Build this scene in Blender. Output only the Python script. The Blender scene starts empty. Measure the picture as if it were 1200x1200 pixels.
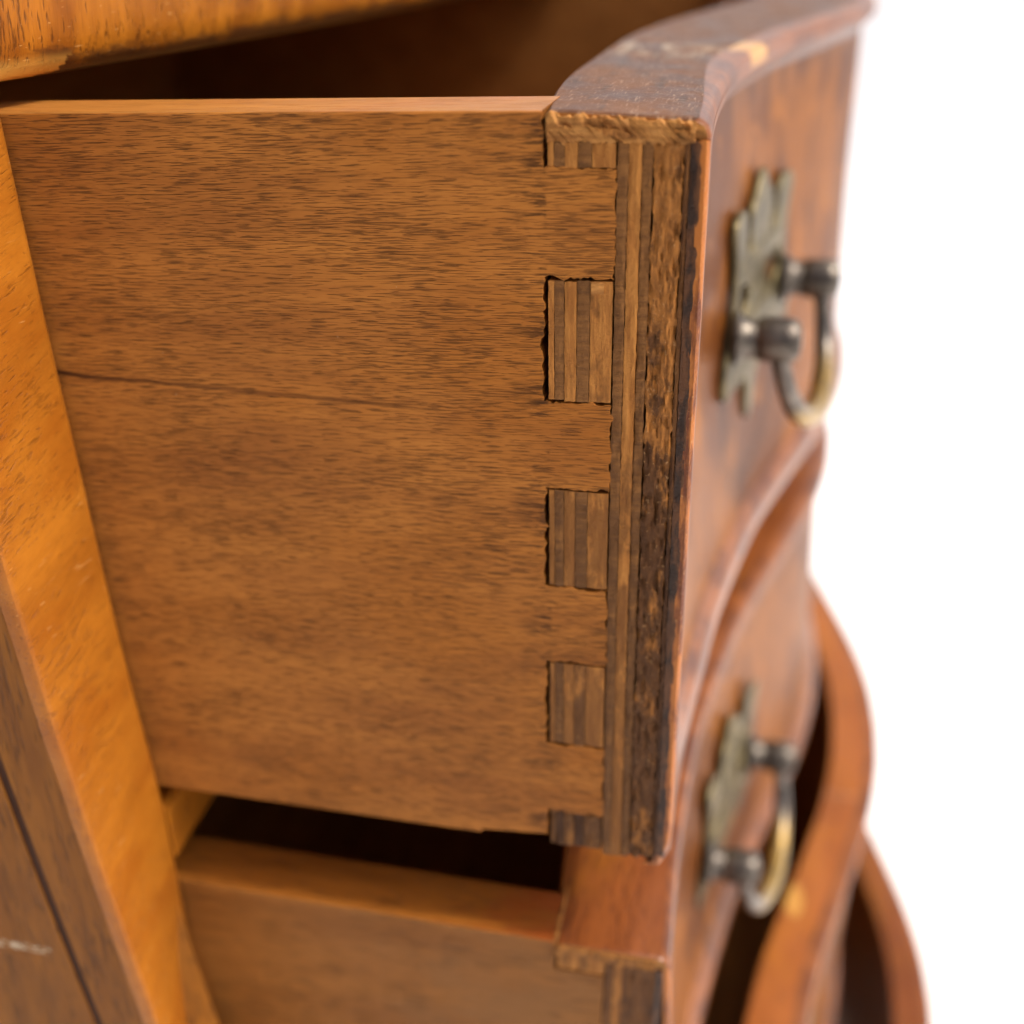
import bpy, bmesh, math, random
import numpy as np
from mathutils import Vector, Matrix, noise as mnoise

scene = bpy.context.scene
COL = scene.collection
rng = random.Random(7)

# ------------------------------------------------------------------ camera
RX = Vector((0.97704148, 0.07259974, -0.20029784))
RY = Vector((0.21136327, -0.44834632, 0.86851088))
RZ = Vector((-0.02674914, -0.89090676, -0.45339787))
cam_data = bpy.data.cameras.new("camera")
cam = bpy.data.objects.new("camera", cam_data)
COL.objects.link(cam)
right = Vector((RX[0], RY[0], RZ[0]))
down = Vector((RX[1], RY[1], RZ[1]))
fwd = Vector((RX[2], RY[2], RZ[2]))
m = Matrix((right, -down, -fwd)).transposed().to_4x4()
m.translation = Vector((0.00922421, -0.17539526, 0.02584865))
cam.matrix_world = m
cam_data.sensor_width = 36.0
cam_data.lens = 36.0 * 1356.0 / 1200.0
cam_data.clip_start = 0.005
cam_data.clip_end = 100.0
cam_data.dof.use_dof = True
cam_data.dof.focus_distance = 0.187
cam_data.dof.aperture_fstop = 8.4
scene.camera = cam

# ------------------------------------------------------------------ light
SUN_DIR = Vector((0.62, -0.05, 0.78)).normalized()
world = bpy.data.worlds.new("World")
scene.world = world
world.use_nodes = True
wn = world.node_tree
wn.nodes.clear()
sky = wn.nodes.new("ShaderNodeTexSky")
sky.sky_type = 'NISHITA'
sky.sun_disc = False
sky.sun_elevation = math.asin(SUN_DIR.z)
sky.sun_rotation = math.atan2(SUN_DIR.x, SUN_DIR.y)
sky.dust_density = 6.0
sky.air_density = 0.45
sky.ozone_density = 0.2
bg = wn.nodes.new("ShaderNodeBackground")
bg.inputs[1].default_value = 0.14
wo = wn.nodes.new("ShaderNodeOutputWorld")
wn.links.new(sky.outputs[0], bg.inputs[0])
wn.links.new(bg.outputs[0], wo.inputs[0])
sd = bpy.data.lights.new("sun", 'SUN')
sd.energy = 2.0
sd.angle = math.radians(4.0)
sd.color = (1.0, 0.93, 0.84)
so = bpy.data.objects.new("sun", sd)
so.rotation_euler = SUN_DIR.to_track_quat('Z', 'Y').to_euler()
COL.objects.link(so)

scene.view_settings.view_transform = 'Standard'
scene.view_settings.look = 'None'
scene.view_settings.gamma = 1.0
scene.view_settings.exposure = 0.62
scene.cycles.max_bounces = 10
scene.cycles.diffuse_bounces = 5


# ------------------------------------------------------------------ materials
class G:
    def __init__(self, name):
        self.m = bpy.data.materials.new(name)
        self.m.use_nodes = True
        self.t = self.m.node_tree
        self.t.nodes.clear()
        self.out = self.t.nodes.new("ShaderNodeOutputMaterial")
        self.b = self.t.nodes.new("ShaderNodeBsdfPrincipled")
        self.t.links.new(self.b.outputs[0], self.out.inputs[0])
        self.tc = self.t.nodes.new("ShaderNodeTexCoord").outputs['Object']

    def put(self, sock, v):
        if isinstance(v, bpy.types.NodeSocket):
            self.t.links.new(v, sock)
        elif isinstance(v, (tuple, list)) and len(v) == 3 and sock.type == 'RGBA':
            sock.default_value = (*v, 1)
        else:
            sock.default_value = v

    def mapping(self, scale=(1, 1, 1), rot=(0, 0, 0), loc=(0, 0, 0), src=None):
        n = self.t.nodes.new("ShaderNodeMapping")
        self.put(n.inputs['Vector'], src or self.tc)
        n.inputs['Scale'].default_value = scale
        n.inputs['Rotation'].default_value = rot
        n.inputs['Location'].default_value = loc
        return n.outputs[0]

    def noise(self, vec, scale=1.0, detail=2.0, rough=0.5, dist=0.0):
        n = self.t.nodes.new("ShaderNodeTexNoise")
        self.put(n.inputs['Vector'], vec)
        n.inputs['Scale'].default_value = scale
        n.inputs['Detail'].default_value = detail
        n.inputs['Roughness'].default_value = rough
        n.inputs['Distortion'].default_value = dist
        return n.outputs[0]

    def ramp(self, v, a, b, c0=0.0, c1=1.0):
        n = self.t.nodes.new("ShaderNodeMapRange")
        n.interpolation_type = 'SMOOTHSTEP'
        self.put(n.inputs[0], v)
        for i, x in enumerate((a, b, c0, c1)):
            n.inputs[i + 1].default_value = x
        return n.outputs[0]

    def math(self, op, a, b=0.0, c=0.0):
        n = self.t.nodes.new("ShaderNodeMath")
        n.operation = op
        self.put(n.inputs[0], a)
        self.put(n.inputs[1], b)
        self.put(n.inputs[2], c)
        return n.outputs[0]

    def mix(self, f, a, b):
        n = self.t.nodes.new("ShaderNodeMix")
        n.data_type = 'RGBA'
        self.put(n.inputs[0], f)
        self.put(n.inputs[6], a)
        self.put(n.inputs[7], b)
        return n.outputs[2]

    def xyz(self):
        n = self.t.nodes.new("ShaderNodeSeparateXYZ")
        self.put(n.inputs[0], self.tc)
        return n.outputs

    def bump(self, h, dist, strength=1.0):
        n = self.t.nodes.new("ShaderNodeBump")
        n.inputs['Strength'].default_value = strength
        n.inputs['Distance'].default_value = dist
        self.put(n.inputs['Height'], h)
        self.put(self.b.inputs['Normal'], n.outputs[0])

    def fin(self, col, rough, coat=0.0, coat_rough=0.2, metal=0.0, spec=0.5):
        self.put(self.b.inputs['Base Color'], col)
        self.put(self.b.inputs['Roughness'], rough)
        self.put(self.b.inputs['Metallic'], metal)
        self.put(self.b.inputs['Coat Weight'], coat)
        self.put(self.b.inputs['Coat Roughness'], coat_rough)
        self.put(self.b.inputs['Specular IOR Level'], spec)
        return self.m


def grain_scale(axis, k):
    s = [1.0, 1.0, 1.0]
    s['XYZ'.index(axis)] = 1.0 / k
    return tuple(s)


def wood(name, light, dark, pore, axis='X', rot=(0, 0, 0), pores=0.8, rough=0.5, coat=0.0, bumpd=0.00012,
         pore_scale=1500.0, pore_len=11.0, extra=None, blotch=None, spec=0.09, pore_cut=(0.53, 0.68), loc=(0, 0, 0), coat_rough=0.2, fine=0.22, dens_k=0.45):
    g = G(name)
    v = g.mapping(rot=rot, loc=loc)
    st = g.mapping(grain_scale(axis, 9.0), src=v)
    st2 = g.mapping(grain_scale(axis, 2.5), src=v)
    sp = g.mapping(grain_scale(axis, pore_len), src=v)
    n1 = g.noise(st, 140.0, 4.0, 0.6, 0.3)
    n2 = g.noise(st2, 38.0, 4.0, 0.55)
    n4 = g.noise(st, 620.0, 4.0, 0.7)
    f = g.math('ADD', g.math('MULTIPLY', n1, 0.42), g.math('ADD', g.math('MULTIPLY', n2, 0.38), g.math('MULTIPLY', n4, 0.20)))
    col = g.mix(g.ramp(f, 0.36, 0.64), dark, light)
    if blotch:
        nb = g.noise(g.mapping(grain_scale(axis, 1.8), src=v, loc=(3, 1, 2)), blotch[1], 3.0, 0.6)
        col = g.mix(g.math('MULTIPLY', g.ramp(nb, 0.48, 0.66), blotch[2]), col, blotch[0])
    fine_ = g.noise(g.mapping(grain_scale(axis, 24.0), src=v), 3600.0, 2.0, 0.6)
    col = g.mix(g.math('MULTIPLY', g.ramp(fine_, 0.50, 0.66), fine), col, pore)
    np_ = g.noise(sp, pore_scale, 2.0, 0.6, 0.2)
    dens = g.noise(st2, 90.0, 3.0, 0.6)
    pp = g.ramp(g.math('ADD', np_, g.math('MULTIPLY', g.math('SUBTRACT', dens, 0.5), dens_k)), pore_cut[0], pore_cut[1])
    col = g.mix(g.math('MULTIPLY', pp, pores), col, pore)
    if extra:
        col = extra(g, col, v)
    h = g.math('SUBTRACT', g.math('MULTIPLY', n4, 0.5), g.math('MULTIPLY', pp, 0.9))
    g.bump(h, bumpd)
    r = g.math('ADD', rough, g.math('MULTIPLY', g.math('SUBTRACT', n2, 0.5), 0.25))
    return g.fin(col, r, coat, spec=spec, coat_rough=coat_rough)


def side_extra(g, col, v):
    x, y, z = g.xyz()
    # a dry hairline crack along the grain
    nz = g.noise(g.mapping((60, 60, 60)), 1.0, 3.0, 0.6)
    line = g.math('ADD', g.math('MULTIPLY_ADD', x, -0.045, -0.0494), g.math('MULTIPLY', g.math('SUBTRACT', nz, 0.5), 0.0016))
    d = g.math('ABSOLUTE', g.math('SUBTRACT', z, line))
    c = g.math('MULTIPLY', g.ramp(d, 0.00020, 0.00055, 1.0, 0.0), g.ramp(x, -0.052, -0.046, 1.0, 0.0))
    c = g.math('MULTIPLY', c, g.ramp(x, -0.125, -0.085, 1.0, 0.55))
    col = g.mix(g.math('MULTIPLY', c, 0.92), col, (0.035, 0.010, 0.004))
    # dark glue and dirt drawn into the grain beside the pins
    sm = g.noise(g.mapping((160, 1, 1100)), 1.0, 3.0, 0.65)
    smz = g.noise(g.mapping((1, 1, 130)), 1.0, 2.0, 0.5)
    sk = g.math('MULTIPLY', g.ramp(x, -0.0325, -0.0250), g.ramp(g.math('ADD', sm, g.math('MULTIPLY', g.math('SUBTRACT', smz, 0.5), 0.9)), 0.52, 0.66))
    sk = g.math('MULTIPLY', sk, g.ramp(x, -0.0242, -0.0247))
    col = g.mix(g.math('MULTIPLY', sk, 0.8), col, (0.035, 0.014, 0.005))
    # paler, drier band towards the joint
    nl = g.noise(g.mapping((900, 900, 900)), 1.0, 2.0, 0.5)
    sp = g.ramp(nl, 0.74, 0.80)
    return g.mix(g.math('MULTIPLY', sp, 0.35), col, (0.40, 0.27, 0.15))


M = {}
M['side'] = wood('drawer_side_wood', (0.390, 0.145, 0.026), (0.245, 0.084, 0.016), (0.048, 0.018, 0.005), 'X', rot=(0, 0.02, 0),
                 pores=0.66, fine=0.50, dens_k=0.28, pore_scale=4600.0, pore_len=22.0, rough=0.55, coat=0.0, extra=side_extra, blotch=((0.32, 0.106, 0.013), 30.0, 0.5), pore_cut=(0.53, 0.65))
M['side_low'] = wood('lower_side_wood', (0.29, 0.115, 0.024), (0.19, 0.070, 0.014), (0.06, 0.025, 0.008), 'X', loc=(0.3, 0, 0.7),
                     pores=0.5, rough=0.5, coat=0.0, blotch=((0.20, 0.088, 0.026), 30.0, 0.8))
M['raw'] = wood('drawer_inner_wood', (0.40, 0.165, 0.040), (0.26, 0.100, 0.022), (0.035, 0.014, 0.006), 'Y', pores=0.4, rough=0.6)
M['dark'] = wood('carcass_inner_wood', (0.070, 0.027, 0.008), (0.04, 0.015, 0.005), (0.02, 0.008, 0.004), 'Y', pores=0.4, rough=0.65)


def amber_extra(g, col, v):
    sc = g.noise(g.mapping((2200, 130, 2600), rot=(0.35, 0, 0.2)), 1.0, 1.0, 0.4)
    msk = g.noise(g.mapping((45, 45, 45), loc=(5, 2, 1)), 1.0, 2.0, 0.5)
    s = g.math('MULTIPLY', g.ramp(sc, 0.72, 0.78), g.ramp(msk, 0.46, 0.60))
    return g.mix(g.math('MULTIPLY', s, 0.55), col, (0.62, 0.36, 0.13))


M['amber'] = wood('amber_veneer', (0.360, 0.124, 0.011), (0.25, 0.078, 0.007), (0.09, 0.026, 0.003), 'Y', rot=(-0.25, 0, 0),
                  pores=0.42, rough=0.34, coat=0.22, extra=amber_extra, blotch=((0.24, 0.066, 0.005), 75.0, 0.6),
                  pore_scale=1900.0, pore_len=7.0, pore_cut=(0.58, 0.72), coat_rough=0.28)


def top_extra(g, col, v):
    x, y, z = g.xyz()
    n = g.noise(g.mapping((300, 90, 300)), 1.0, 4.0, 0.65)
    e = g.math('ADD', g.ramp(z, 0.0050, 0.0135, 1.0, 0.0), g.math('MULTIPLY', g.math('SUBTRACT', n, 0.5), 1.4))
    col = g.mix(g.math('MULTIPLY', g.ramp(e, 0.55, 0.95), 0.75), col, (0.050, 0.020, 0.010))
    near = g.math('ADD', g.ramp(y, 0.004, 0.030, 1.0, 0.0), g.math('MULTIPLY', g.math('SUBTRACT', n, 0.5), 1.6))
    low = g.ramp(z, 0.0055, 0.0090, 1.0, 0.0)
    chip = g.math('MULTIPLY', g.ramp(near, 0.62, 0.70), low)
    return g.mix(chip, amber_extra(g, col, v), (0.66, 0.34, 0.065))


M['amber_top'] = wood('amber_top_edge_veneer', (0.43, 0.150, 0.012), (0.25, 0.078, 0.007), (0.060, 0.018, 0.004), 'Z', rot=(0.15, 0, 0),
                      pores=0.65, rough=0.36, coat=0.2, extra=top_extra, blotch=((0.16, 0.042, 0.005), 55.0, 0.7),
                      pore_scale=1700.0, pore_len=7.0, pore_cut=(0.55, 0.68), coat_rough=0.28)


def panel_extra(g, col, v):
    x, y, z = g.xyz()
    nz = g.noise(g.mapping((500, 1, 900)), 1.0, 3.0, 0.7)
    d = g.math('ABSOLUTE', g.math('SUBTRACT', z, -0.1628))
    c = g.math('MULTIPLY', g.ramp(d, 0.0004, 0.0016, 1.0, 0.0), g.ramp(x, -0.1270, -0.1262, 1.0, 0.0))
    c = g.math('MULTIPLY', g.math('MULTIPLY', c, g.ramp(x, -0.165, -0.150)), g.ramp(nz, 0.46, 0.58))
    return g.mix(c, col, (0.52, 0.42, 0.28))


M['panel'] = wood('chest_side_veneer', (0.26, 0.098, 0.014), (0.155, 0.054, 0.009), (0.05, 0.019, 0.006), 'Z', pores=0.55, rough=0.60,
                  coat=0.0, extra=panel_extra, blotch=((0.13, 0.052, 0.014), 30.0, 0.6))
M['inlay'] = wood('dark_inlay', (0.060, 0.022, 0.009), (0.035, 0.012, 0.006), (0.015, 0.007, 0.004), 'Z', pores=0.4, rough=0.6, coat=0.0)


def burl(name):
    g = G(name)
    v = g.mapping((1, 1, 0.6))
    n1 = g.noise(v, 46.0, 4.0, 0.6, 1.8)
    n2 = g.noise(v, 24.0, 3.0, 0.5, 0.8)
    n3 = g.noise(g.mapping((1, 1, 0.12)), 700.0, 3.0, 0.6)
    col = g.mix(g.ramp(n2, 0.42, 0.58), (0.19, 0.066, 0.012), (0.095, 0.030, 0.007))
    col = g.mix(g.math('MULTIPLY', g.ramp(n1, 0.54, 0.68), 0.6), col, (0.31, 0.112, 0.013))
    col = g.mix(g.math('MULTIPLY', g.ramp(n1, 0.44, 0.30), 0.6), col, (0.055, 0.018, 0.006))
    col = g.mix(g.math('MULTIPLY', g.ramp(n3, 0.56, 0.70), 0.35), col, (0.10, 0.038, 0.014))
    g.bump(g.math('ADD', g.math('MULTIPLY', n3, 0.2), g.math('MULTIPLY', n1, 0.6)), 0.0003, 0.4)
    return g.fin(col, 0.40, 0.05, 0.12, spec=0.05)


M['burl'] = burl('burl_front_veneer')


def dirty_top():
    g = G('grimy_top_finish')
    st = g.mapping((1, 0.18, 1), rot=(0, 0, -0.1))
    n1 = g.noise(st, 420.0, 4.0, 0.65)
    n2 = g.noise(g.tc, 70.0, 4.0, 0.6)
    n3 = g.noise(g.tc, 1500.0, 2.0, 0.6)
    sc = g.noise(g.mapping((2600, 240, 1000), rot=(0, 0, 0.5)), 1.0, 1.0, 0.5)
    sc2 = g.noise(g.mapping((300, 2400, 1000), rot=(0, 0, 0.35)), 1.0, 1.0, 0.5)
    col = g.mix(g.ramp(n2, 0.35, 0.65), (0.060, 0.022, 0.009), (0.140, 0.058, 0.022))
    col = g.mix(g.math('MULTIPLY', g.ramp(n1, 0.52, 0.68), 0.7), col, (0.035, 0.020, 0.014))
    scr = g.math('MAXIMUM', g.ramp(sc, 0.62, 0.70), g.ramp(sc2, 0.63, 0.71))
    col = g.mix(g.math('MULTIPLY', scr, 0.36), col, (0.46, 0.33, 0.23))
    col = g.mix(g.math('MULTIPLY', g.ramp(n3, 0.62, 0.72), 0.25), col, (0.44, 0.33, 0.24))
    x, y, z = g.xyz()
    wp = g.math('MULTIPLY', g.ramp(y, 0.075, 0.088), g.ramp(y, 0.112, 0.100))
    wp = g.math('MULTIPLY', wp, g.ramp(g.noise(g.mapping((350, 60, 1)), 1.0, 4.0, 0.7), 0.46, 0.60))
    col = g.mix(g.math('MULTIPLY', wp, 0.55), col, (0.40, 0.32, 0.22))
    g.bump(g.math('ADD', n1, g.math('MULTIPLY', n3, 0.6)), 0.00018)
    return g.fin(col, g.ramp(n2, 0.3, 0.7, 0.34, 0.52), 0.02, 0.3, spec=0.12)


M['grime'] = dirty_top()


def lipmat(name, chip=True):
    g = G(name)
    n2 = g.noise(g.mapping((1, 0.6, 1)), 130.0, 4.0, 0.65)
    n1 = g.noise(g.tc, 900.0, 3.0, 0.6)
    col = g.mix(g.ramp(n2, 0.36, 0.62), (0.085, 0.025, 0.009), (0.20, 0.064, 0.016))
    x, y, z = g.xyz()
    d = g.math('ADD', g.math('POWER', g.math('MULTIPLY', g.math('SUBTRACT', y, 0.108), 70.0), 2.0), g.math('MULTIPLY', g.math('SUBTRACT', n1, 0.5), 1.6))
    top = g.ramp(z, -0.0046, -0.0030)
    if chip:
        col = g.mix(g.math('MULTIPLY', g.ramp(d, 0.30, 0.55, 1.0, 0.0), top), col, (0.46, 0.24, 0.06))
    col = g.mix(g.math('MULTIPLY', g.ramp(n1, 0.62, 0.72), 0.5), col, (0.06, 0.025, 0.014))
    g.bump(n1, 0.0001)
    return g.fin(col, 0.34, 0.25, 0.18, spec=0.2)


M['lip'] = lipmat('chipped_lip_finish')
M['lip_plain'] = lipmat('moulded_lip_finish', False)
M['lowtop'] = wood('reddish_top_finish', (0.20, 0.060, 0.015), (0.125, 0.034, 0.009), (0.05, 0.015, 0.006), 'Y', pores=0.5, rough=0.32, coat=0.3,
                   blotch=((0.22, 0.076, 0.010), 40.0, 0.6))


def third_extra(g, col, v):
    x, y, z = g.xyz()
    n = g.math('MULTIPLY', g.math('SUBTRACT', g.noise(g.mapping((160, 160, 160)), 1.0, 4.0, 0.65), 0.5), 1.2)
    dx = g.math('POWER', g.math('MULTIPLY', g.math('SUBTRACT', x, 0.0010), 240.0), 2.0)
    dy = g.math('POWER', g.math('MULTIPLY', g.math('SUBTRACT', y, 0.178), 100.0), 2.0)
    chip = g.ramp(g.math('ADD', g.math('ADD', dx, dy), n), 0.5, 1.0, 1.0, 0.0)
    col = g.mix(g.math('MULTIPLY', chip, 0.85), col, (0.50, 0.26, 0.06))
    seam = g.ramp(g.math('ABSOLUTE', g.math('SUBTRACT', y, 0.244)), 0.0004, 0.0012, 1.0, 0.0)
    return g.mix(g.math('MULTIPLY', seam, 0.6), col, (0.40, 0.20, 0.09))


M['thirdtop'] = wood('third_top_finish', (0.33, 0.108, 0.026), (0.23, 0.068, 0.016), (0.10, 0.030, 0.010), 'Y', pores=0.4, rough=0.34, coat=0.25,
                     extra=third_extra, blotch=((0.34, 0.115, 0.018), 40.0, 0.6))
def stain_extra(g, col, v):
    x, y, z = g.xyz()
    n = g.noise(g.mapping((90, 160, 160)), 1.0, 4.0, 0.65)
    f = g.math('ADD', g.ramp(x, -0.062, -0.026), g.math('MULTIPLY', g.math('SUBTRACT', n, 0.5), 2.2))
    return g.mix(g.math('MULTIPLY', g.ramp(f, 0.35, 1.25), 0.60), col, (0.20, 0.036, 0.009))


M['sidetop_low'] = wood('lower_side_top_edge_wood', (0.30, 0.105, 0.016), (0.17, 0.056, 0.009), (0.07, 0.024, 0.006), 'X', pores=0.5, rough=0.36, coat=0.2, extra=stain_extra,
                        blotch=((0.20, 0.040, 0.008), 34.0, 0.8))
M['sidetop'] = wood('side_top_edge_wood', (0.42, 0.175, 0.034), (0.29, 0.110, 0.020), (0.12, 0.042, 0.010), 'X', pores=0.4, rough=0.40, coat=0.15,
                    blotch=((0.36, 0.115, 0.025), 40.0, 0.5))


def ply(name, light, dark, stain, stain_amt, axis='Z', fleck=0.0, scale=1.0, str_=9.0):
    g = G(name)
    st = g.mapping(grain_scale(axis, str_))
    n1 = g.noise(st, 900.0 * scale, 3.0, 0.65)
    n2 = g.noise(g.mapping(grain_scale(axis, 2.2)), 210.0, 5.0, 0.65)
    n3 = g.noise(g.tc, 1400.0, 2.0, 0.6)
    col = g.mix(g.ramp(n1, 0.34, 0.66), dark, light)
    x, y, z = g.xyz()
    low = g.math('MULTIPLY', g.ramp(z, -0.025, -0.080), 0.20)
    sel = g.ramp(g.math('ADD', n2, low), 0.55, 0.68)
    col = g.mix(g.math('MULTIPLY', sel, stain_amt), col, stain)
    if fleck:
        col = g.mix(g.math('MULTIPLY', g.ramp(n3, 0.62, 0.72), fleck), col, (0.42, 0.24, 0.10))
    g.bump(g.math('ADD', g.math('MULTIPLY', n1, 0.8), g.math('MULTIPLY', n3, 0.7)), 0.0003)
    return g.fin(col, 0.6, 0.0, 0.3, spec=0.14)


M['tan'] = ply('tan_ply', (0.40, 0.168, 0.036), (0.26, 0.098, 0.019), (0.12, 0.046, 0.011), 0.65)
M['brown'] = ply('brown_end_grain_ply', (0.205, 0.088, 0.023), (0.135, 0.056, 0.015), (0.07, 0.030, 0.010), 0.55, 'X')
M['worn'] = ply('worn_ply', (0.33, 0.135, 0.029), (0.19, 0.073, 0.016), (0.055, 0.022, 0.007), 0.75, fleck=0.4, str_=3.5)
M['gouge'] = ply('gouged_ply', (0.33, 0.130, 0.027), (0.18, 0.068, 0.014), (0.050, 0.020, 0.007), 0.85, fleck=0.5, str_=4.5)
M['edgebrown'] = ply('stained_ply', (0.14, 0.056, 0.014), (0.08, 0.030, 0.008), (0.035, 0.014, 0.006), 0.7, fleck=0.2)
M['torn'] = ply('torn_veneer', (0.44, 0.20, 0.050), (0.24, 0.095, 0.022), (0.06, 0.025, 0.009), 0.45, 'X', fleck=0.3)


def black_finish():
    g = G('blackened_finish')
    n = g.noise(g.mapping(grain_scale('Z', 3.0)), 500.0, 4.0, 0.6)
    n3 = g.noise(g.tc, 2200.0, 2.0, 0.6)
    col = g.mix(g.ramp(n, 0.42, 0.60), (0.028, 0.014, 0.008), (0.095, 0.038, 0.014))
    g.bump(g.math('ADD', n, n3), 0.0002)
    return g.fin(col, 0.36, 0.04, 0.3, spec=0.16)


M['black'] = black_finish()


def edge_veneer():
    g = G('worn_front_edge')
    n = g.noise(g.mapping(grain_scale('Z', 5.0)), 420.0, 4.0, 0.65)
    n2 = g.noise(g.tc, 1700.0, 2.0, 0.6)
    col = g.mix(g.ramp(n, 0.40, 0.60), (0.11, 0.028, 0.007), (0.36, 0.118, 0.020))
    col = g.mix(g.math('MULTIPLY', g.ramp(n2, 0.64, 0.72), 0.5), col, (0.50, 0.28, 0.10))
    g.bump(n2, 0.0002)
    return g.fin(col, 0.42, 0.1, 0.2, spec=0.2)


M['edge'] = edge_veneer()


def brass(name, a, b, rough, bright=None):
    g = G(name)
    n = g.noise(g.tc, 220.0, 4.0, 0.6)
    n2 = g.noise(g.tc, 1200.0, 3.0, 0.6)
    col = g.mix(g.ramp(n, 0.38, 0.62), a, b)
    if bright:
        x, y, z = g.xyz()
        col = g.mix(g.math('MULTIPLY', g.ramp(z, -0.019, -0.027), g.ramp(n, 0.40, 0.50, 0.5, 1.0)), col, bright)
    g.bump(n2, 0.0003, 0.5)
    return g.fin(col, rough, metal=0.85)


M['plate'] = brass('tarnished_brass', (0.085, 0.068, 0.034), (0.185, 0.150, 0.074), 0.44)
M['knob'] = brass('dark_bronze', (0.075, 0.064, 0.054), (0.14, 0.122, 0.10), 0.36)
M['bail'] = brass('worn_brass', (0.10, 0.090, 0.080), (0.19, 0.165, 0.14), 0.32, bright=(0.40, 0.26, 0.075))

g = G('white_paper')
n = g.noise(g.tc, 3.0, 3.0)
M['paper'] = g.fin(g.mix(n, (0.90, 0.90, 0.90), (0.93, 0.93, 0.93)), 0.8, spec=0.2)


# ------------------------------------------------------------------ mesh helpers
def link(name, verts, faces, mats, parent=None, mi=None, smooth=True):
    me = bpy.data.meshes.new(name)
    me.from_pydata([tuple(v) for v in verts], [], [tuple(f) for f in faces])
    bm = bmesh.new()
    bm.from_mesh(me)
    bmesh.ops.recalc_face_normals(bm, faces=bm.faces)
    bm.to_mesh(me)
    bm.free()
    for mm in (mats if isinstance(mats, (list, tuple)) else [mats]):
        me.materials.append(mm)
    if mi is not None:
        me.polygons.foreach_set('material_index', mi)
    if smooth:
        me.polygons.foreach_set('use_smooth', [True] * len(me.polygons))
        me.set_sharp_from_angle(angle=math.radians(38))
    ob = bpy.data.objects.new(name, me)
    COL.objects.link(ob)
    if parent:
        ob.parent = parent
    return ob


def tag(o, label=None, cat=None, group=None, kind=None):
    for k, v in (('label', label), ('category', cat), ('group', group), ('kind', kind)):
        if v:
            o[k] = v
    return o


def empty(name, loc, label, cat, group=None):
    o = bpy.data.objects.new(name, None)
    o.empty_display_size = 0.02
    o.location = loc
    COL.objects.link(o)
    return tag(o, label, cat, group)


def sweep(name, rings, mats, parent=None, mi_of=None):
    """closed rings of equal length joined into a capped solid; mi_of(j) = material of strip j of the ring"""
    n = len(rings[0])
    verts = [p for r in rings for p in r]
    faces, mi = [], []
    for i in range(len(rings) - 1):
        for j in range(n):
            a, b = i * n + j, i * n + (j + 1) % n
            faces.append((a, b, b + n, a + n))
            mi.append((mi_of(j, i) if mi_of else 0))
    faces.append(tuple(range(n)))
    faces.append(tuple(range(len(verts) - n, len(verts))))
    mi += [mi_of(-1, 0) if mi_of else 0] * 2
    return link(name, verts, faces, mats, parent, mi)


def box(name, x0, x1, y0, y1, z0, z1, mat, parent=None, bev=0.0):
    v = [(x, y, z) for x in (x0, x1) for y in (y0, y1) for z in (z0, z1)]
    f = [(0, 1, 3, 2), (4, 6, 7, 5), (0, 4, 5, 1), (2, 3, 7, 6), (0, 2, 6, 4), (1, 5, 7, 3)]
    o = link(name, v, f, mat, parent)
    if bev:
        b = o.modifiers.new('bevel', 'BEVEL')
        b.width = bev
        b.segments = 2
    return o


def hermite(xs, ys):
    xs, ys = np.array(xs, float), np.array(ys, float)
    d = np.gradient(ys, xs)

    def f(x):
        x = min(max(x, xs[0]), xs[-1])
        i = min(int(np.searchsorted(xs, x, side='right')) - 1, len(xs) - 2)
        h = xs[i + 1] - xs[i]
        t = (x - xs[i]) / h
        return float((2 * t**3 - 3 * t**2 + 1) * ys[i] + (t**3 - 2 * t**2 + t) * h * d[i]
                     + (-2 * t**3 + 3 * t**2) * ys[i + 1] + (t**3 - t**2) * h * d[i + 1])
    return f


def sstep(a, b, x):
    t = min(max((x - a) / (b - a), 0), 1)
    return t * t * (3 - 2 * t)


# ------------------------------------------------------------------ plan of the serpentine front
W = 0.60
_p = hermite([0, .03, .06, .08, .10, .12, .145, .165, .205, .24, .27, .30],
             [0, -.0008, -.0004, .0006, .003, .006, .0105, .0155, .0262, .0345, .0390, .0405])


def plan(y):
    return _p(min(y, W - y) if 0 <= y <= W else 0)


_inner = hermite([0, .03, .08, .13, .18, .22, .27, .30], [-.0245, -.0280, -.0285, -.0270, -.0200, -.0120, -.0030, -.0010])


def inner(y):
    return _inner(min(y, W - y))


def ysamples(n=96):
    ys = [W * i / n for i in range(n + 1)]
    return ys


SHEAR = 0.0085

# ------------------------------------------------------------------ the chest
# profile of the near front corner: forward position against height
corner = hermite([-.78, -.70, -.60, -.50, -.40, -.33, -.25, -.18, -.116, -.067, 0.0, .03],
                 [-.085, -.072, -.066, -.068, -.078, -.086, -.0965, -.1055, -.1112, -.1140, -.1150, -.1150])
BACK = -0.42
YN = -0.027
FLOOR = -0.80

chest = empty('chest_of_drawers', (0, 0, 0), 'brown veneered chest with amber front edge and drawers left pulled open', 'chest of drawers')
zs = [FLOOR + 0.06 + (0.0 - FLOOR - 0.06) * i / 70 for i in range(71)]


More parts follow.
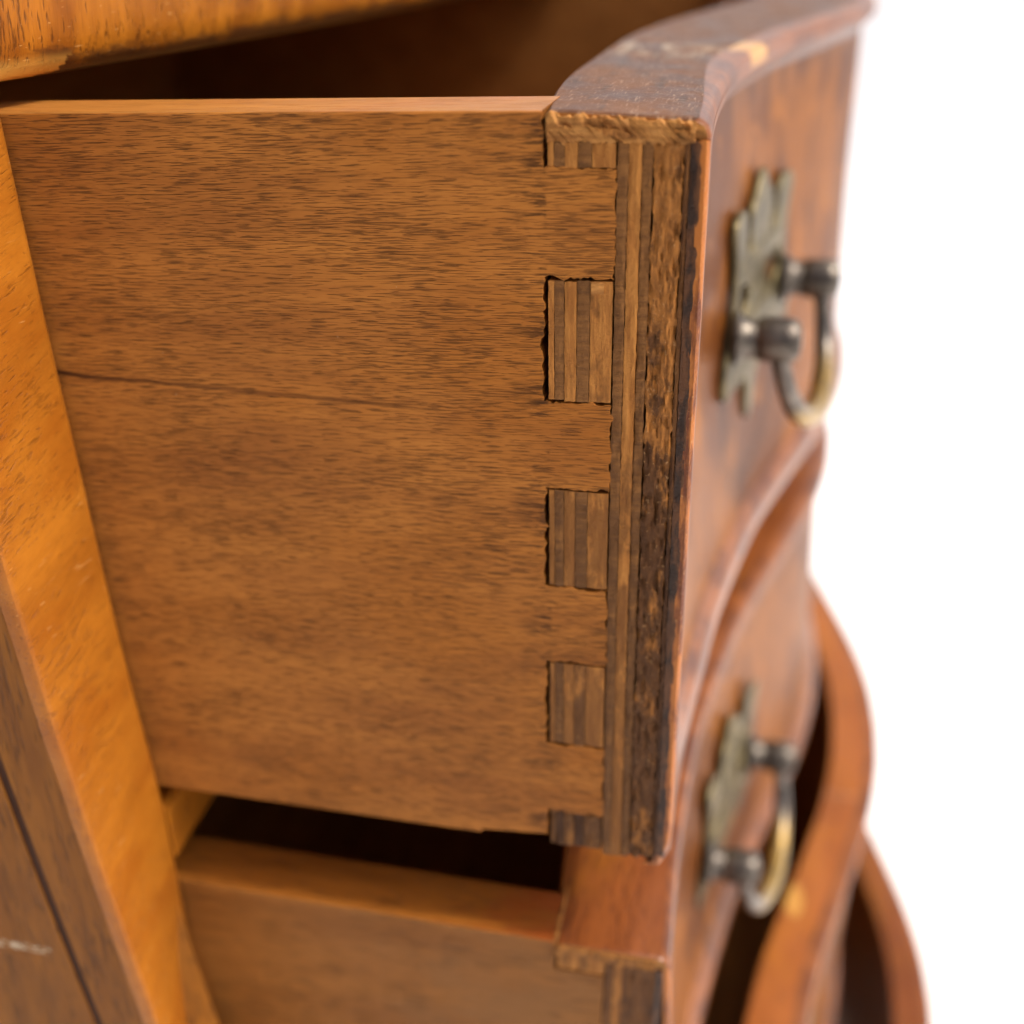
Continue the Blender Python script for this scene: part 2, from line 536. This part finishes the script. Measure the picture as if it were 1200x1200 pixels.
def stile(y0, y1):
    rings = []
    for z in zs:
        c = corner(z)
        r = 0.0014
        ci = c + .0019 * sstep(-.13, -.05, z) - .016 * sstep(-.12, -.28, z)      # the face turns away below the top drawer
        jit = 0.00018 * mnoise.noise(Vector((z * 260, 3.1, y0))) + 0.0003 * min(0, mnoise.noise(Vector((z * 90, 8.1, y0))))
        e = y0 + (-jit if y0 < 0.3 else 0)
        rings.append([(c - .0032, e, z), (c - r, e, z), (c - .3 * r, e + .3 * r, z), (c, e + r, z), ((c + ci) / 2, (y0 + y1) / 2, z),
                      (ci, y1 - 2 * r, z), (ci - .25 * r, y1 - r, z), (ci - .9 * r, y1 - .25 * r, z), (ci - 2 * r, y1, z), (ci - .0033, y1, z)])
    return sweep('front_stile', rings, M['amber'], chest)


stile(YN, -0.0008)
stile(W + 0.001, W - YN)
for (a, b) in ((YN, -0.005), (W + 0.005, W - YN)):
    near = a < 0.3
    if near:
        # outer veneer: crossband strip, dark inlay, field
        inl = lambda z: corner(z) - 0.0150 + 0.0012 * (corner(z) + 0.115) / 0.01 * 0.3
        for nm, f0, f1, mat, y_ in (('crossband', lambda z: inl(z) + .0011, lambda z: corner(z) - .0033, M['panel'], a),
                                    ('inlay_line', lambda z: inl(z) - .0011, lambda z: inl(z) + .0011, M['inlay'], a + .0004),
                                    ('side_panel', lambda z: BACK, lambda z: inl(z) - .0011, M['panel'], a)):
            rings = [[(f0(z), y_, z), (f1(z), y_, z), (f1(z), b, z), (f0(z), b, z)] for z in zs]
            sweep(nm, rings, M['panel'] if mat is None else mat, chest)
    else:
        rings = [[(BACK, a, z), (corner(z) - .0033, a, z), (corner(z) - .0033, b, z), (BACK, b, z)] for z in zs]
        sweep('side_panel', rings, M['panel'], chest)
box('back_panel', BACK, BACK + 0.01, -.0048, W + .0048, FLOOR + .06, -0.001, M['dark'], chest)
# divider rails between the drawers
for z0, z1 in ((-.1605, -.1450), (-.3160, -.3035), (-.4960, -.4830), (FLOOR + .06, FLOOR + .085)):
    c = corner((z0 + z1) / 2) - 0.003
    rings = []
    for y in ysamples(24):
        r = .0012
        x = c + plan(y) * 0.55
        rings.append([(x - .05, y, z0), (x - r, y, z0), (x, y, z0 + r), (x, y, z1 - r), (x - r, y, z1), (x - .05, y, z1)])
    sweep('divider_rail', rings, M['amber'], chest)
# solid dust board under the top drawer, and the floor of the carcass
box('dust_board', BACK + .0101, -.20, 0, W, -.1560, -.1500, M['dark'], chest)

# chest top with its rounded serpentine front edge
_t = hermite([-.05, -.03, 0, .02, .045, .08, .12, .16, .20, .25, .30], [-.1165, -.1165, -.1135, -.1090, -.1045, -.1000, -.0958, -.0925, -.0900, -.0880, -.0870])
rings = []
for i in range(81):
    y = -.045 + (W + .09) * i / 80
    x = _t(y if y <= W / 2 else W - y)
    zb = 0.0045
    th = 0.026
    j = 0.0002 * mnoise.noise(Vector((y * 300, 1, 5)))
    rings.append([(BACK - .01, y, zb), (x - .012, y, zb), (x - .0050, y, zb + .0002), (x - .0022, y, zb + .0011), (x - .0006 + j, y, zb + .0030),
                  (x, y, zb + .0065), (x, y, zb + .016), (x - .001, y, zb + .021), (x - .004, y, zb + th - .0015), (x - .009, y, zb + th), (BACK - .01, y, zb + th)])
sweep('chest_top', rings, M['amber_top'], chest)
# front feet and back feet
for yy in (YN, W - YN - .06):
    for x0 in (BACK + .001, -.14):
        box('bracket_foot', x0, x0 + .055, yy + .001, yy + .059, FLOOR, FLOOR + .0598, M['panel'], chest, 0.004)


# ------------------------------------------------------------------ handles
def curve_mesh(splines, extrude, bevel):
    cu = bpy.data.curves.new('tmp', 'CURVE')
    cu.dimensions = '2D'
    cu.fill_mode = 'BOTH'
    cu.extrude = extrude
    cu.bevel_depth = bevel
    cu.bevel_resolution = 1
    for pts in splines:
        s = cu.splines.new('POLY')
        s.points.add(len(pts) - 1)
        for p, q in zip(s.points, pts):
            p.co = (q[0], q[1], 0, 1)
        s.use_cyclic_u = True
    o = bpy.data.objects.new('tmp', cu)
    COL.objects.link(o)
    dg = bpy.context.evaluated_depsgraph_get()
    me = bpy.data.meshes.new_from_object(o.evaluated_get(dg))
    bpy.data.objects.remove(o)
    return me


def smooth_loop(pts, n=5):
    out = []
    N = len(pts)
    for i in range(N):
        p0, p1, p2, p3 = (Vector(pts[(i + k) % N]) for k in (-1, 0, 1, 2))
        for k in range(n):
            t = k / n
            out.append(tuple(0.5 * ((2 * p1) + (-p0 + p2) * t + (2 * p0 - 5 * p1 + 4 * p2 - p3) * t * t + (-p0 + 3 * p1 - 3 * p2 + p3) * t**3)))
    return out


HALF = [(0, 34), (4.2, 31.5), (7.5, 28.5), (11.2, 26), (12.4, 21.5), (10.6, 18), (12.5, 15.6), (16, 16), (18.6, 19), (18.4, 23), (21.0, 27), (27, 28.5), (32.0, 26),
        (30.8, 22), (28.8, 16), (28.0, 9), (29.5, 2), (33, -4), (36, -9), (36, -14), (32, -17.5), (26.5, -16.5), (22, -18), (16, -18.5), (11, -17.5), (7.5, -21),
        (4.8, -23), (4.4, -28), (2.6, -32), (0, -34)]
OUT = [(u, v) for u, v in HALF] + [(-u, v) for u, v in HALF[-2:0:-1]]
HOLE = [(10.0, 3.5), (12, 7.2), (16, 8.8), (20.5, 9.6), (23.6, 8), (24, 3.5), (21, 0.2), (15, -0.6)]


def lathe(prof, n=20):
    v, f = [], []
    for (x, r) in prof:
        for k in range(n):
            a = 2 * math.pi * k / n
            v.append((x, r * math.cos(a), r * math.sin(a)))
    for i in range(len(prof) - 1):
        for k in range(n):
            a, b = i * n + k, i * n + (k + 1) % n
            f.append((a, b, b + n, a + n))
    f.append(tuple(range(n)))
    f.append(tuple(range(len(v) - n, len(v))))
    return v, f


def tube(path, rads, n=12):
    v, f = [], []
    P = [Vector(p) for p in path]
    for i, p in enumerate(P):
        t = (P[min(i + 1, len(P) - 1)] - P[max(i - 1, 0)]).normalized()
        a = Vector((1, 0, 0))
        a = (a - t * a.dot(t)).normalized()
        b = t.cross(a)
        for k in range(n):
            w = 2 * math.pi * k / n
            v.append(p + (a * math.cos(w) + b * math.sin(w)) * rads[i])
    for i in range(len(P) - 1):
        for k in range(n):
            q, r = i * n + k, i * n + (k + 1) % n
            f.append((q, r, r + n, q + n))
    f.append(tuple(range(n)))
    f.append(tuple(range(len(v) - n, len(v))))
    return v, f


def handle(parent, yc, zc, face):
    """pierced back plate, two posts, drop bail; face(y) gives the front surface"""
    me = curve_mesh([[(u / 1000, v / 1000) for u, v in smooth_loop(OUT)],
                     [(u / 1000, v / 1000) for u, v in smooth_loop(HOLE)],
                     [(-u / 1000, v / 1000) for u, v in smooth_loop(HOLE)[::-1]]], 0.0005, 0.0004)
    bm = bmesh.new()
    bm.from_mesh(me)
    bmesh.ops.remove_doubles(bm, verts=bm.verts, dist=1e-6)
    for v in bm.verts:
        u, w, d = v.co
        v.co = (face(yc + u) + 0.0016 + d, yc + u, zc + w)
    bmesh.ops.recalc_face_normals(bm, faces=bm.faces)
    bm.to_mesh(me)
    bm.free()
    me.materials.clear()
    me.materials.append(M['plate'])
    me.name = 'pull_plate'
    plate = bpy.data.objects.new('pull_plate', me)
    COL.objects.link(plate)
    plate.parent = parent
    S = 0.0285
    tips = []
    for sgn in (-1, 1):
        y = yc + sgn * S
        x = face(y)
        prof = [(.0025, .0066), (.0034, .0068), (.0042, .0060), (.0048, .0054), (.0065, .0050), (.0078, .0048), (.0084, .0052), (.0096, .0056),
                (.0150, .0057), (.0172, .0053), (.0186, .0040), (.0190, .0012)]
        v, f = lathe(prof)
        link('post', [(x + a, y + b, zc - .002 + c) for a, b, c in v], f, M['knob'], plate)
        tips.append((x + .0132, y))
    N = 30
    path, rad = [], []
    for i in range(N + 1):
        a = math.pi * i / N
        u = -math.cos(a)
        w = -math.sin(a) ** 0.85
        k = (u + 1) / 2
        x = tips[0][0] * (1 - k) + tips[1][0] * k
        path.append((x + 0.0065 * math.sin(a), yc + S * u * (1 + .10 * math.sin(2 * a) ** 2), zc - .002 + .0285 * w))
        rad.append(.0022 + .0012 * math.sin(a) ** 1.5)
    v, f = tube(path, rad)
    b = link('bail', [tuple(Vector(p) - Vector((tips[0][0], yc, zc))) for p in v], f, M['bail'], plate)
    b.location = (tips[0][0], yc, zc)
    return plate


# ------------------------------------------------------------------ drawers
def bulge_fn(b0, b1, h):
    return lambda z: b0 + (b1 - b0) * (-z / h)


def front_sweeps(root, h, th, bulge, topmat, detailed, lip=0.0042, lipmat_=None):
    lipmat_ = lipmat_ or M['lip_plain']
    """top edging, veneer face with moulded lips, core board; local coordinates, top at z=0, near end y=0"""
    ys = sorted(set([0.0, .0006, .002, .005] + ysamples(110)[1:-1] + [W - .002, W]))

    def bul(z, y=1.0):
        return bulge(z) * (sstep(0, .08, y) if detailed else 1.0)

    def inn(y):
        return inner(y) if th is None else plan(y) - th

    def L(y):
        return lip * sstep(.004, .05, min(y, W - y))

    def endr(y):          # rounding of the ends of the sweep
        return .0006 * (1 - sstep(0, .0008, min(y, W - y)))
    E = .0030             # edging thickness
    # top edging (lip included)
    rings = []
    for y in ys:
        o, l, e = plan(y) + bul(0), L(y), endr(y)
        y = y + .0008 * (1 - sstep(0, .004, y)) if detailed else y
        o -= e
        i0 = inn(y) + bul(0)
        tl = .0012 if detailed else 0.0      # worn slightly hollow towards the front
        wob = .0002 * mnoise.noise(Vector((y * 210, 2, 9)))
        rings.append([(i0, y, -E), (i0, y, tl - .0010), (i0 + .0008, y, tl - .0001 - e * .5), (i0 + .004, y, tl * .85 - e * .5), (o - .0020 - .0038 * sstep(.015, .09, y), y, 0 - e * .5), (o - .0014, y, -.0003 - e * .5),
                      (o - .0005 + wob, y, -.0010), (o, y, -.0024), (o - .0001, y, -E)])
    sweep('top_edging', rings, [topmat, lipmat_, M['torn']], root, lambda j, i: 2 if j < 0 else (1 if j in (4, 5, 6, 7) else 0))
    # veneer face
    rings = []
    for y in ys:
        o, l, e = plan(y), L(y), endr(y)
        P = []
        prof = [(0, -E), (0, -.0046), (.35, -.0062), (.75, -.0074), (1.0, -.0095)]
        for k in range(1, 12):
            prof.append((1.0, -.0095 + (-h + .0165 + .0095) * k / 12))
        prof += [(1.0, -h + .0165), (.80, -h + .0140), (.30, -h + .0118), (.02, -h + .0095), (0, -h + .0075), (.02, -h + .0050), (.25, -h + .0025), (.7, -h + .0008), (1.3, -h)]
        rnd = .0045 * (1 - sstep(0, .006, min(y, W - y)))
        for kk, z in prof:
            sh = SHEAR * z if detailed else 0
            zz = z
            # near bottom corner is rounded by wear
            cut = max(0, (-h + .006) - z) if detailed and y < .006 else 0
            P.append((o - l * kk - e + bul(z, y) + sh * (1 - sstep(.0, .08, y)) - cut * .35 * (1 - y / .006), y, zz))
        back = [(p[0] - .0011, p[1], p[2]) for p in P[::-1]]
        back[0] = (back[0][0] - .002, back[0][1], back[0][2])
        rings.append(P + back)
    npf = len(prof)
    sweep('front_veneer', rings, [M['burl'], lipmat_, M['edge']], root,
          lambda j, i: 2 if j < 0 or i < 2 else (1 if j < 4 or (npf - 8 <= j < npf) else 0))
    # core
    y0 = TS
    rings = []
    for y in [y0] + [q for q in ys if y0 + .002 < q < W - .0002]:
        i0 = inn(y)
        zz = [-.0037, -h * .25, -h * .5, -h * .75, -h + .0004]
        front = [(plan(y) - L(y) * (1.0 if -h + .013 < z < -.009 else 1.02) - .0013 + bul(z, y) + (SHEAR * z * (1 - sstep(0, .08, y)) if detailed else 0), y, z) for z in zz]
        front[0] = (plan(y) - L(y) - .0012 + bul(0, y), y, zz[0])
        front[-1] = (front[-1][0] - .004, y, zz[-1])
        backp = [(i0 + bul(z), y, z) for z in zz[::-1]]
        rings.append(front + backp)
    return sweep('front_board', rings, M['raw'], root)


def rough_block(name, x0, x1, y0, y1, z0, z1, mat, parent, amp, seed, cell=0.0007, cellx=0.0006, edge_j=0.00008, freq=500.0, tilt=0.0, skew=0.0):
    """a piece of wood whose exposed -Y face is weathered geometry"""
    nx = max(1, int(round((x1 - x0) / cellx)))
    nz = max(2, int(round(abs(z1 - z0) / cell)))
    v, f = [], []
    off = seed * 7.31
    for k in range(nz + 1):
        z = z0 + (z1 - z0) * k / nz
        for i in range(nx + 1):
            x = x0 + (x1 - x0) * i / nx
            d = 0.0
            x_ = x
            x = x + skew * (z - z0)
            q = Vector((x * freq * (1.6 if freq < 850 else 1.0) + off, 1.7, z * freq * (.45 if freq < 850 else .6)))
            n1 = mnoise.noise(q)
            n2 = mnoise.noise(q * 2.7)
            d = amp * (max(0, n1) * 1.3 + .35 * n2 + .15)
            x = x_
            xx = x
            if i in (0, nx):
                xx += edge_j * mnoise.noise(Vector((off + i * 3.3, z * 900, 4.2)))
                d += amp * .35
            zz = z
            if k in (0, nz):
                zz += edge_j * 2.0 * mnoise.noise(Vector((x * 1200, off, 9.2)))
                d += amp * .3
            zz += tilt * (1 - k / nz) * min(1, max(0, -x / .0245))
            v.append((xx + SHEAR * zz, y0 + d, zz))
    n0 = len(v)
    w = nx + 1
    for k in range(nz):
        for i in range(nx):
            a = k * w + i
            f.append((a, a + 1, a + 1 + w, a + w))
    # walls going back to y1
    rim = [i for i in range(w)] + [k * w + nx for k in range(1, nz + 1)] + [nz * w + i for i in range(nx - 1, -1, -1)] + [k * w for k in range(nz - 1, 0, -1)]
    for r in rim:
        v.append((v[r][0], y1, v[r][2]))
    for j in range(len(rim)):
        a, b = rim[j], rim[(j + 1) % len(rim)]
        f.append((a, n0 + j, n0 + (j + 1) % len(rim), b))
    f.append(tuple(n0 + j for j in range(len(rim))))
    return link(name, v, f, mat, parent)


def jag(pts, amp, seed, step=0.0008):
    """polyline with a worn, slightly ragged course; pts in order, returns dense points"""
    out = []
    for (a, b) in zip(pts[:-1], pts[1:]):
        a, b = Vector(a), Vector(b)
        n = max(1, int((b - a).length / step))
        d = (b - a).normalized()
        nr = Vector((-d.y, d.x))
        for k in range(n):
            t = k / n
            p = a.lerp(b, t)
            if k:
                p = p + nr * amp * (.8 * mnoise.noise(Vector((p.x * 170 + seed, p.y * 170, seed + 5))) + mnoise.noise(Vector((p.x * 700 + seed, p.y * 700, seed))) + .6 * mnoise.noise(Vector((p.x * 2000, p.y * 2000 + seed, seed))))
            out.append(tuple(p))
    out.append(pts[-1])
    return out


def extrude_poly(name, pts, y0, y1, mats, parent, top_test=None, bevel=0.0004):
    """polygon in X-Z pushed from y0 to y1; edges near the top get a larger rounding"""
    bm = bmesh.new()
    va = [bm.verts.new((x, y0, z)) for x, z in pts]
    fa = bm.faces.new(va)
    r = bmesh.ops.extrude_face_region(bm, geom=[fa])
    for e in r['geom']:
        if isinstance(e, bmesh.types.BMVert):
            e.co.y = y1
    bmesh.ops.recalc_face_normals(bm, faces=bm.faces)
    wl = bm.edges.layers.float.new('bevel_weight_edge')
    for e in bm.edges:
        a, b = e.verts
        if abs(a.co.y - b.co.y) < 1e-9:
            e[wl] = 1.0 if (top_test and top_test(a.co) and top_test(b.co)) else 0.22
    for fc in bm.faces:
        if fc.normal.z > 0.9 and top_test and all(top_test(q.co) for q in fc.verts):
            fc.material_index = 1
    me = bpy.data.meshes.new(name)
    bm.to_mesh(me)
    bm.free()
    for mm in mats:
        me.materials.append(mm)
    o = bpy.data.objects.new(name, me)
    COL.objects.link(o)
    o.parent = parent
    b = o.modifiers.new('bevel', 'BEVEL')
    b.limit_method = 'WEIGHT'
    b.width = 0.0016
    b.segments = 3
    b.use_clamp_overlap = True
    me.polygons.foreach_set('use_smooth', [True] * len(me.polygons))
    me.set_sharp_from_angle(angle=math.radians(38))
    return o


GROUP = 'drawers pulled out of the chest'
TS = 0.0155    # thickness of a drawer side

# ---- top drawer
d1 = empty('drawer', (0, 0, 0), 'top drawer pulled out farthest in view, its worn dovetail joint facing forward', 'drawer', GROUP)
H1 = 0.1428
b1 = lambda z: 0.0022 * sstep(-.05, -.14, z)
core = front_sweeps(d1, H1, None, b1, M['grime'], True, lipmat_=M['lip'])
sx = lambda x, z: x + SHEAR * z
PINS = [(-.0032, -.0070), (-.0242, -.0446), (-.0608, -.0799), (-.0964, -.1151), (-.1322, -.1413)]
TAIL = -.0137
SOCK = -.0247
poly = [(-.40, -.0010), (-.114, .0004), (-.0249, .0012)]
right_edge = [(SOCK - .0002, .0007)]
for k, (za, zb) in enumerate(PINS):
    if k > 0:
        right_edge += [(TAIL, za + .0002), (SOCK, za + .0003)]
    if k < 4:
        right_edge += [(SOCK - (.0002 if k else 0), zb - .0001), (TAIL, zb - .0002)]
right_edge += [(SOCK, -.1383)]
right_edge = [(sx(x, z), z) for x, z in right_edge]
poly += jag(right_edge, .00055, 3.3, .0005)
poly += [(-.0395, -.1392), (-.0397, -.1401), (-.111, -.1388), (-.40, -.1385)]
side = extrude_poly('drawer_side', poly, 0.0, TS, [M['side'], M['sidetop']], d1, lambda c: c.z > .00115 or (c.z > -.0012 and c.x < -.1))

LAY_PIN = [(-.0241, -.0231, 'tan'), (-.0231, -.0215, 'brown'), (-.0215, -.0195, 'tan'), (-.0195, -.0174, 'brown'), (-.0174, -.0138, 'tan')]
for k, (za, zb) in enumerate(PINS):
    pin = None
    for j, (xa, xb, mt) in enumerate(LAY_PIN):
        if k == 4:
            mt = 'worn' if mt == 'tan' else 'edgebrown'
        if k == 3 and mt == 'brown':
            mt = 'worn' if j == 3 else 'brown'
        if pin is None:
            # the pin body, set back behind its layered end
            pin = box('dovetail_pin', sx(-.0240, zb), sx(-.0139, zb), .0035, TS - .0002, zb + .0003, za - .0003, M['raw'], d1)
        rough_block('ply_layer', xa + .00004, xb - .00004, -.0001 + .00012 * rng.random() + (.0004 if k == 4 else 0), .0034, za - .0003 * rng.random(), zb + .0003 * rng.random(), M[mt], pin,
                    .00016 if k < 4 else .0005, k * 10 + j, cell=.0006, cellx=.0004)
LAY_FULL = [(-.0136, -.0119, 'brown', .00025), (-.0119, -.0099, 'tan', .00018), (-.0099, -.0083, 'brown', .0004),
            (-.0083, -.0037, 'gouge', .0008), (-.0037, -.0029, 'edgebrown', .0004), (-.0029, -.00118, 'black', .0002)]
for j, (xa, xb, mt, amp) in enumerate(LAY_FULL):
    zt = -.0032
    rough_block('ply_layer', xa + .00004, xb - .00003, -.0001 + .0001 * rng.random(), TS - .0001, zt, -H1 + .0012 + (.0012 if j == 5 else 0), M[mt], core, amp, 60 + j,
                cell=.0005, cellx=.0003, edge_j=.00014 if j != 3 else .0005, freq=500 if j != 3 else 760)

rough_block('ply_layer', sx(-.0172, 0), sx(-.0152, 0), -.0006, .0010, -.0243, -.0262, M['torn'], bpy.data.objects['dovetail_pin.001'], .0003, 77, cell=.0004, cellx=.0004)
# torn strip of veneer just under the top edge: overlapping splinters
for j in range(11):
    x = -.0246 + .0208 * rng.random()
    ln = min(.0015 + .0028 * rng.random(), -.0030 - x)
    z = -.0004 - .0022 * rng.random() + .0010 * min(1, -x / .0245)
    w = .0004 + .0010 * rng.random()
    dz = -.0026 * rng.random() + .0004
    v, f = [], []
    n = 6
    for i in range(n + 1):
        t = i / n
        wid = w * (1 - .8 * t ** 2) * (.7 + .5 * rng.random())
        y = -.0003 - .0004 * math.sin(t * 2.6) * rng.random()
        zz = max(z + dz * t + .0002 * rng.random(), -.0036)
        xx = x + ln * t
        v += [(xx, y, zz + wid / 2), (xx + .0002, y + .0004, zz - wid / 2), (xx, y + .0008, zz), ]
    for i in range(n):
        for q in range(3):
            a, b = i * 3 + q, i * 3 + (q + 1) % 3
            f.append((a, b, b + 3, a + 3))
    f += [(0, 1, 2), tuple(len(v) - 3 + q for q in range(3))]
    link('splinter', v, f, M[('torn', 'worn', 'tan')[j % 3]], core)
rough_block('torn_strip', -.0243, -.0022, -.0002, .0012, -.0005, -.0035, M['torn'], core, .0006, 91, cell=.00022, cellx=.00025, freq=800, edge_j=.0004, tilt=.0012, skew=1.3)

handle(d1, .1355, -.0660, lambda y: plan(y) - .0042 * sstep(.004, .05, y) + b1(-.066))
handle(d1, W - .1355, -.0660, lambda y: plan(y) - .0042 * sstep(.004, .05, W - y) + b1(-.066))


def drawer_box(root, h, near_to, inf):
    box('drawer_side', -.40, inf(W) - .0003, W - TS, W, -h + .003, -.001, M['raw'], root, .0008)
    box('drawer_back', -.40, -.388, TS + .0002, W - TS - .0002, -h + .010, -.006, M['raw'], root)
    rings = []
    for i in range(41):
        y = TS + .0002 + (W - 2 * TS - .0004) * i / 40
        x = inf(y) - .0006
        rings.append([(-.387, y, -h + .009), (x, y, -h + .009), (x, y, -h + .015), (-.387, y, -h + .015)])
    sweep('drawer_bottom', rings, M['raw'], root)


drawer_box(d1, .1395, -.0139, lambda y: inner(y))

# ---- second drawer
Z2 = -.1688
d2 = empty('drawer', (0, 0, Z2), 'second drawer down, directly under the worn dovetailed drawer, its dark gap showing', 'drawer', GROUP)
d2.rotation_euler = (0, math.radians(1.3), 0)
H2 = .128
b2 = lambda z: .0080 * (-z / H2)
c2 = front_sweeps(d2, H2, None, b2, M['lowtop'], False)
pol = [(-.40, .0), (-.0247, .0)] + jag([(-.0247, -.0003), (-.0247, -.008), (-.0140, -.008), (-.0140, -.026), (-.0247, -.026), (-.0247, -.046), (-.0140, -.046), (-.0140, -.064),
       (-.0247, -.064), (-.0247, -.084), (-.0140, -.084), (-.0140, -.104), (-.0247, -.104), (-.0247, -.126)], .00012, 5.5) + [(-.40, -.126)]
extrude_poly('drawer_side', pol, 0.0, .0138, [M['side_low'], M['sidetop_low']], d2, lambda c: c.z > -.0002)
for k, (za, zb) in enumerate([(-.0037, -.0078), (-.0262, -.0458), (-.0642, -.0838), (-.1042, -.1258)]):
    pin = box('dovetail_pin', -.0244, -.0141, .0035, TS - .0002, zb + .0002, za - .0002, M['raw'], d2)
    for j, (xa, xb, mt) in enumerate(LAY_PIN):
        rough_block('ply_layer', xa + .00004, xb - .00004, .0001, .0034, za, zb, M['worn' if j % 2 else 'tan'], pin, .0002, 200 + k * 10 + j)
for j, (xa, xb, mt, amp) in enumerate(LAY_FULL):
    rough_block('ply_layer', xa + .00004, xb - .00003, .0001, TS - .0001, -.0038, -H2 + .0006, M[{'gouge': 'edgebrown', 'tan': 'worn', 'brown': 'edgebrown'}.get(mt, mt)], c2, amp * .5, 260 + j)
rough_block('torn_edge', -.0246, -.0030, -.0004, .0012, -.0008, -.0036, M['worn'], c2, .0004, 301, cell=.0004, cellx=.0004, freq=800, edge_j=.0004, skew=1.3)
box('glue_line', -.0250, -.0243, .0004, TS, -.002, .0003, M['torn'], c2, .0002)
handle(d2, .1340, -.0690, lambda y: plan(y) - .0042 * sstep(.004, .05, y) + b2(-.06))
handle(d2, W - .1340, -.0690, lambda y: plan(y) - .0042 * sstep(.004, .05, W - y) + b2(-.06))
drawer_box(d2, .126, -.0142, lambda y: inner(y))

# ---- third and fourth drawers, stepping farther out with the swell of the front
for (z, sh, h, th, lab) in ((-.322, .0365, .158, .0215, 'third drawer down, swelling out past the two above with a lit curved top edge'),
                            (-.502, .0850, .185, .0205, 'lowest drawer in view, standing out farthest at the bottom right')):
    d = empty('drawer', (sh, 0, z), lab, 'drawer', GROUP)
    bb = lambda zz, h=h, k=(-.0040 if z > -.4 else .0085): k * (-zz / h)
    front_sweeps(d, h, th, bb, M['thirdtop' if z > -.4 else 'lowtop'], False)
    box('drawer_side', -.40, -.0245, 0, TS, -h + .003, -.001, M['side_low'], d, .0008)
    handle(d, .1340, -h * .47, lambda y, bb=bb, h=h: plan(y) - .0042 * sstep(.004, .05, y) + bb(-h * .47))
    handle(d, W - .1340, -h * .47, lambda y, bb=bb, h=h: plan(y) - .0042 * sstep(.004, .05, W - y) + bb(-h * .47))
    drawer_box(d, h - .002, -.0245, lambda y, th=th: plan(y) - th)

# ------------------------------------------------------------------ white paper sweep
prof = []
R = 0.6
YB = 2.2
prof.append((-2.5, FLOOR))
prof.append((YB - R, FLOOR))
for k in range(1, 12):
    a = math.pi / 2 * k / 12
    prof.append((YB - R + R * math.sin(a), FLOOR + R - R * math.cos(a)))
prof.append((YB, FLOOR + R))
prof.append((YB, 3.5))
v, f = [], []
for y, z in prof:
    v += [(-8.0, y, z), (8.0, y, z)]
for i in range(len(prof) - 1):
    f.append((2 * i, 2 * i + 1, 2 * i + 3, 2 * i + 2))
bd = link('backdrop', v, f, M['paper'])
tag(bd, kind='structure')
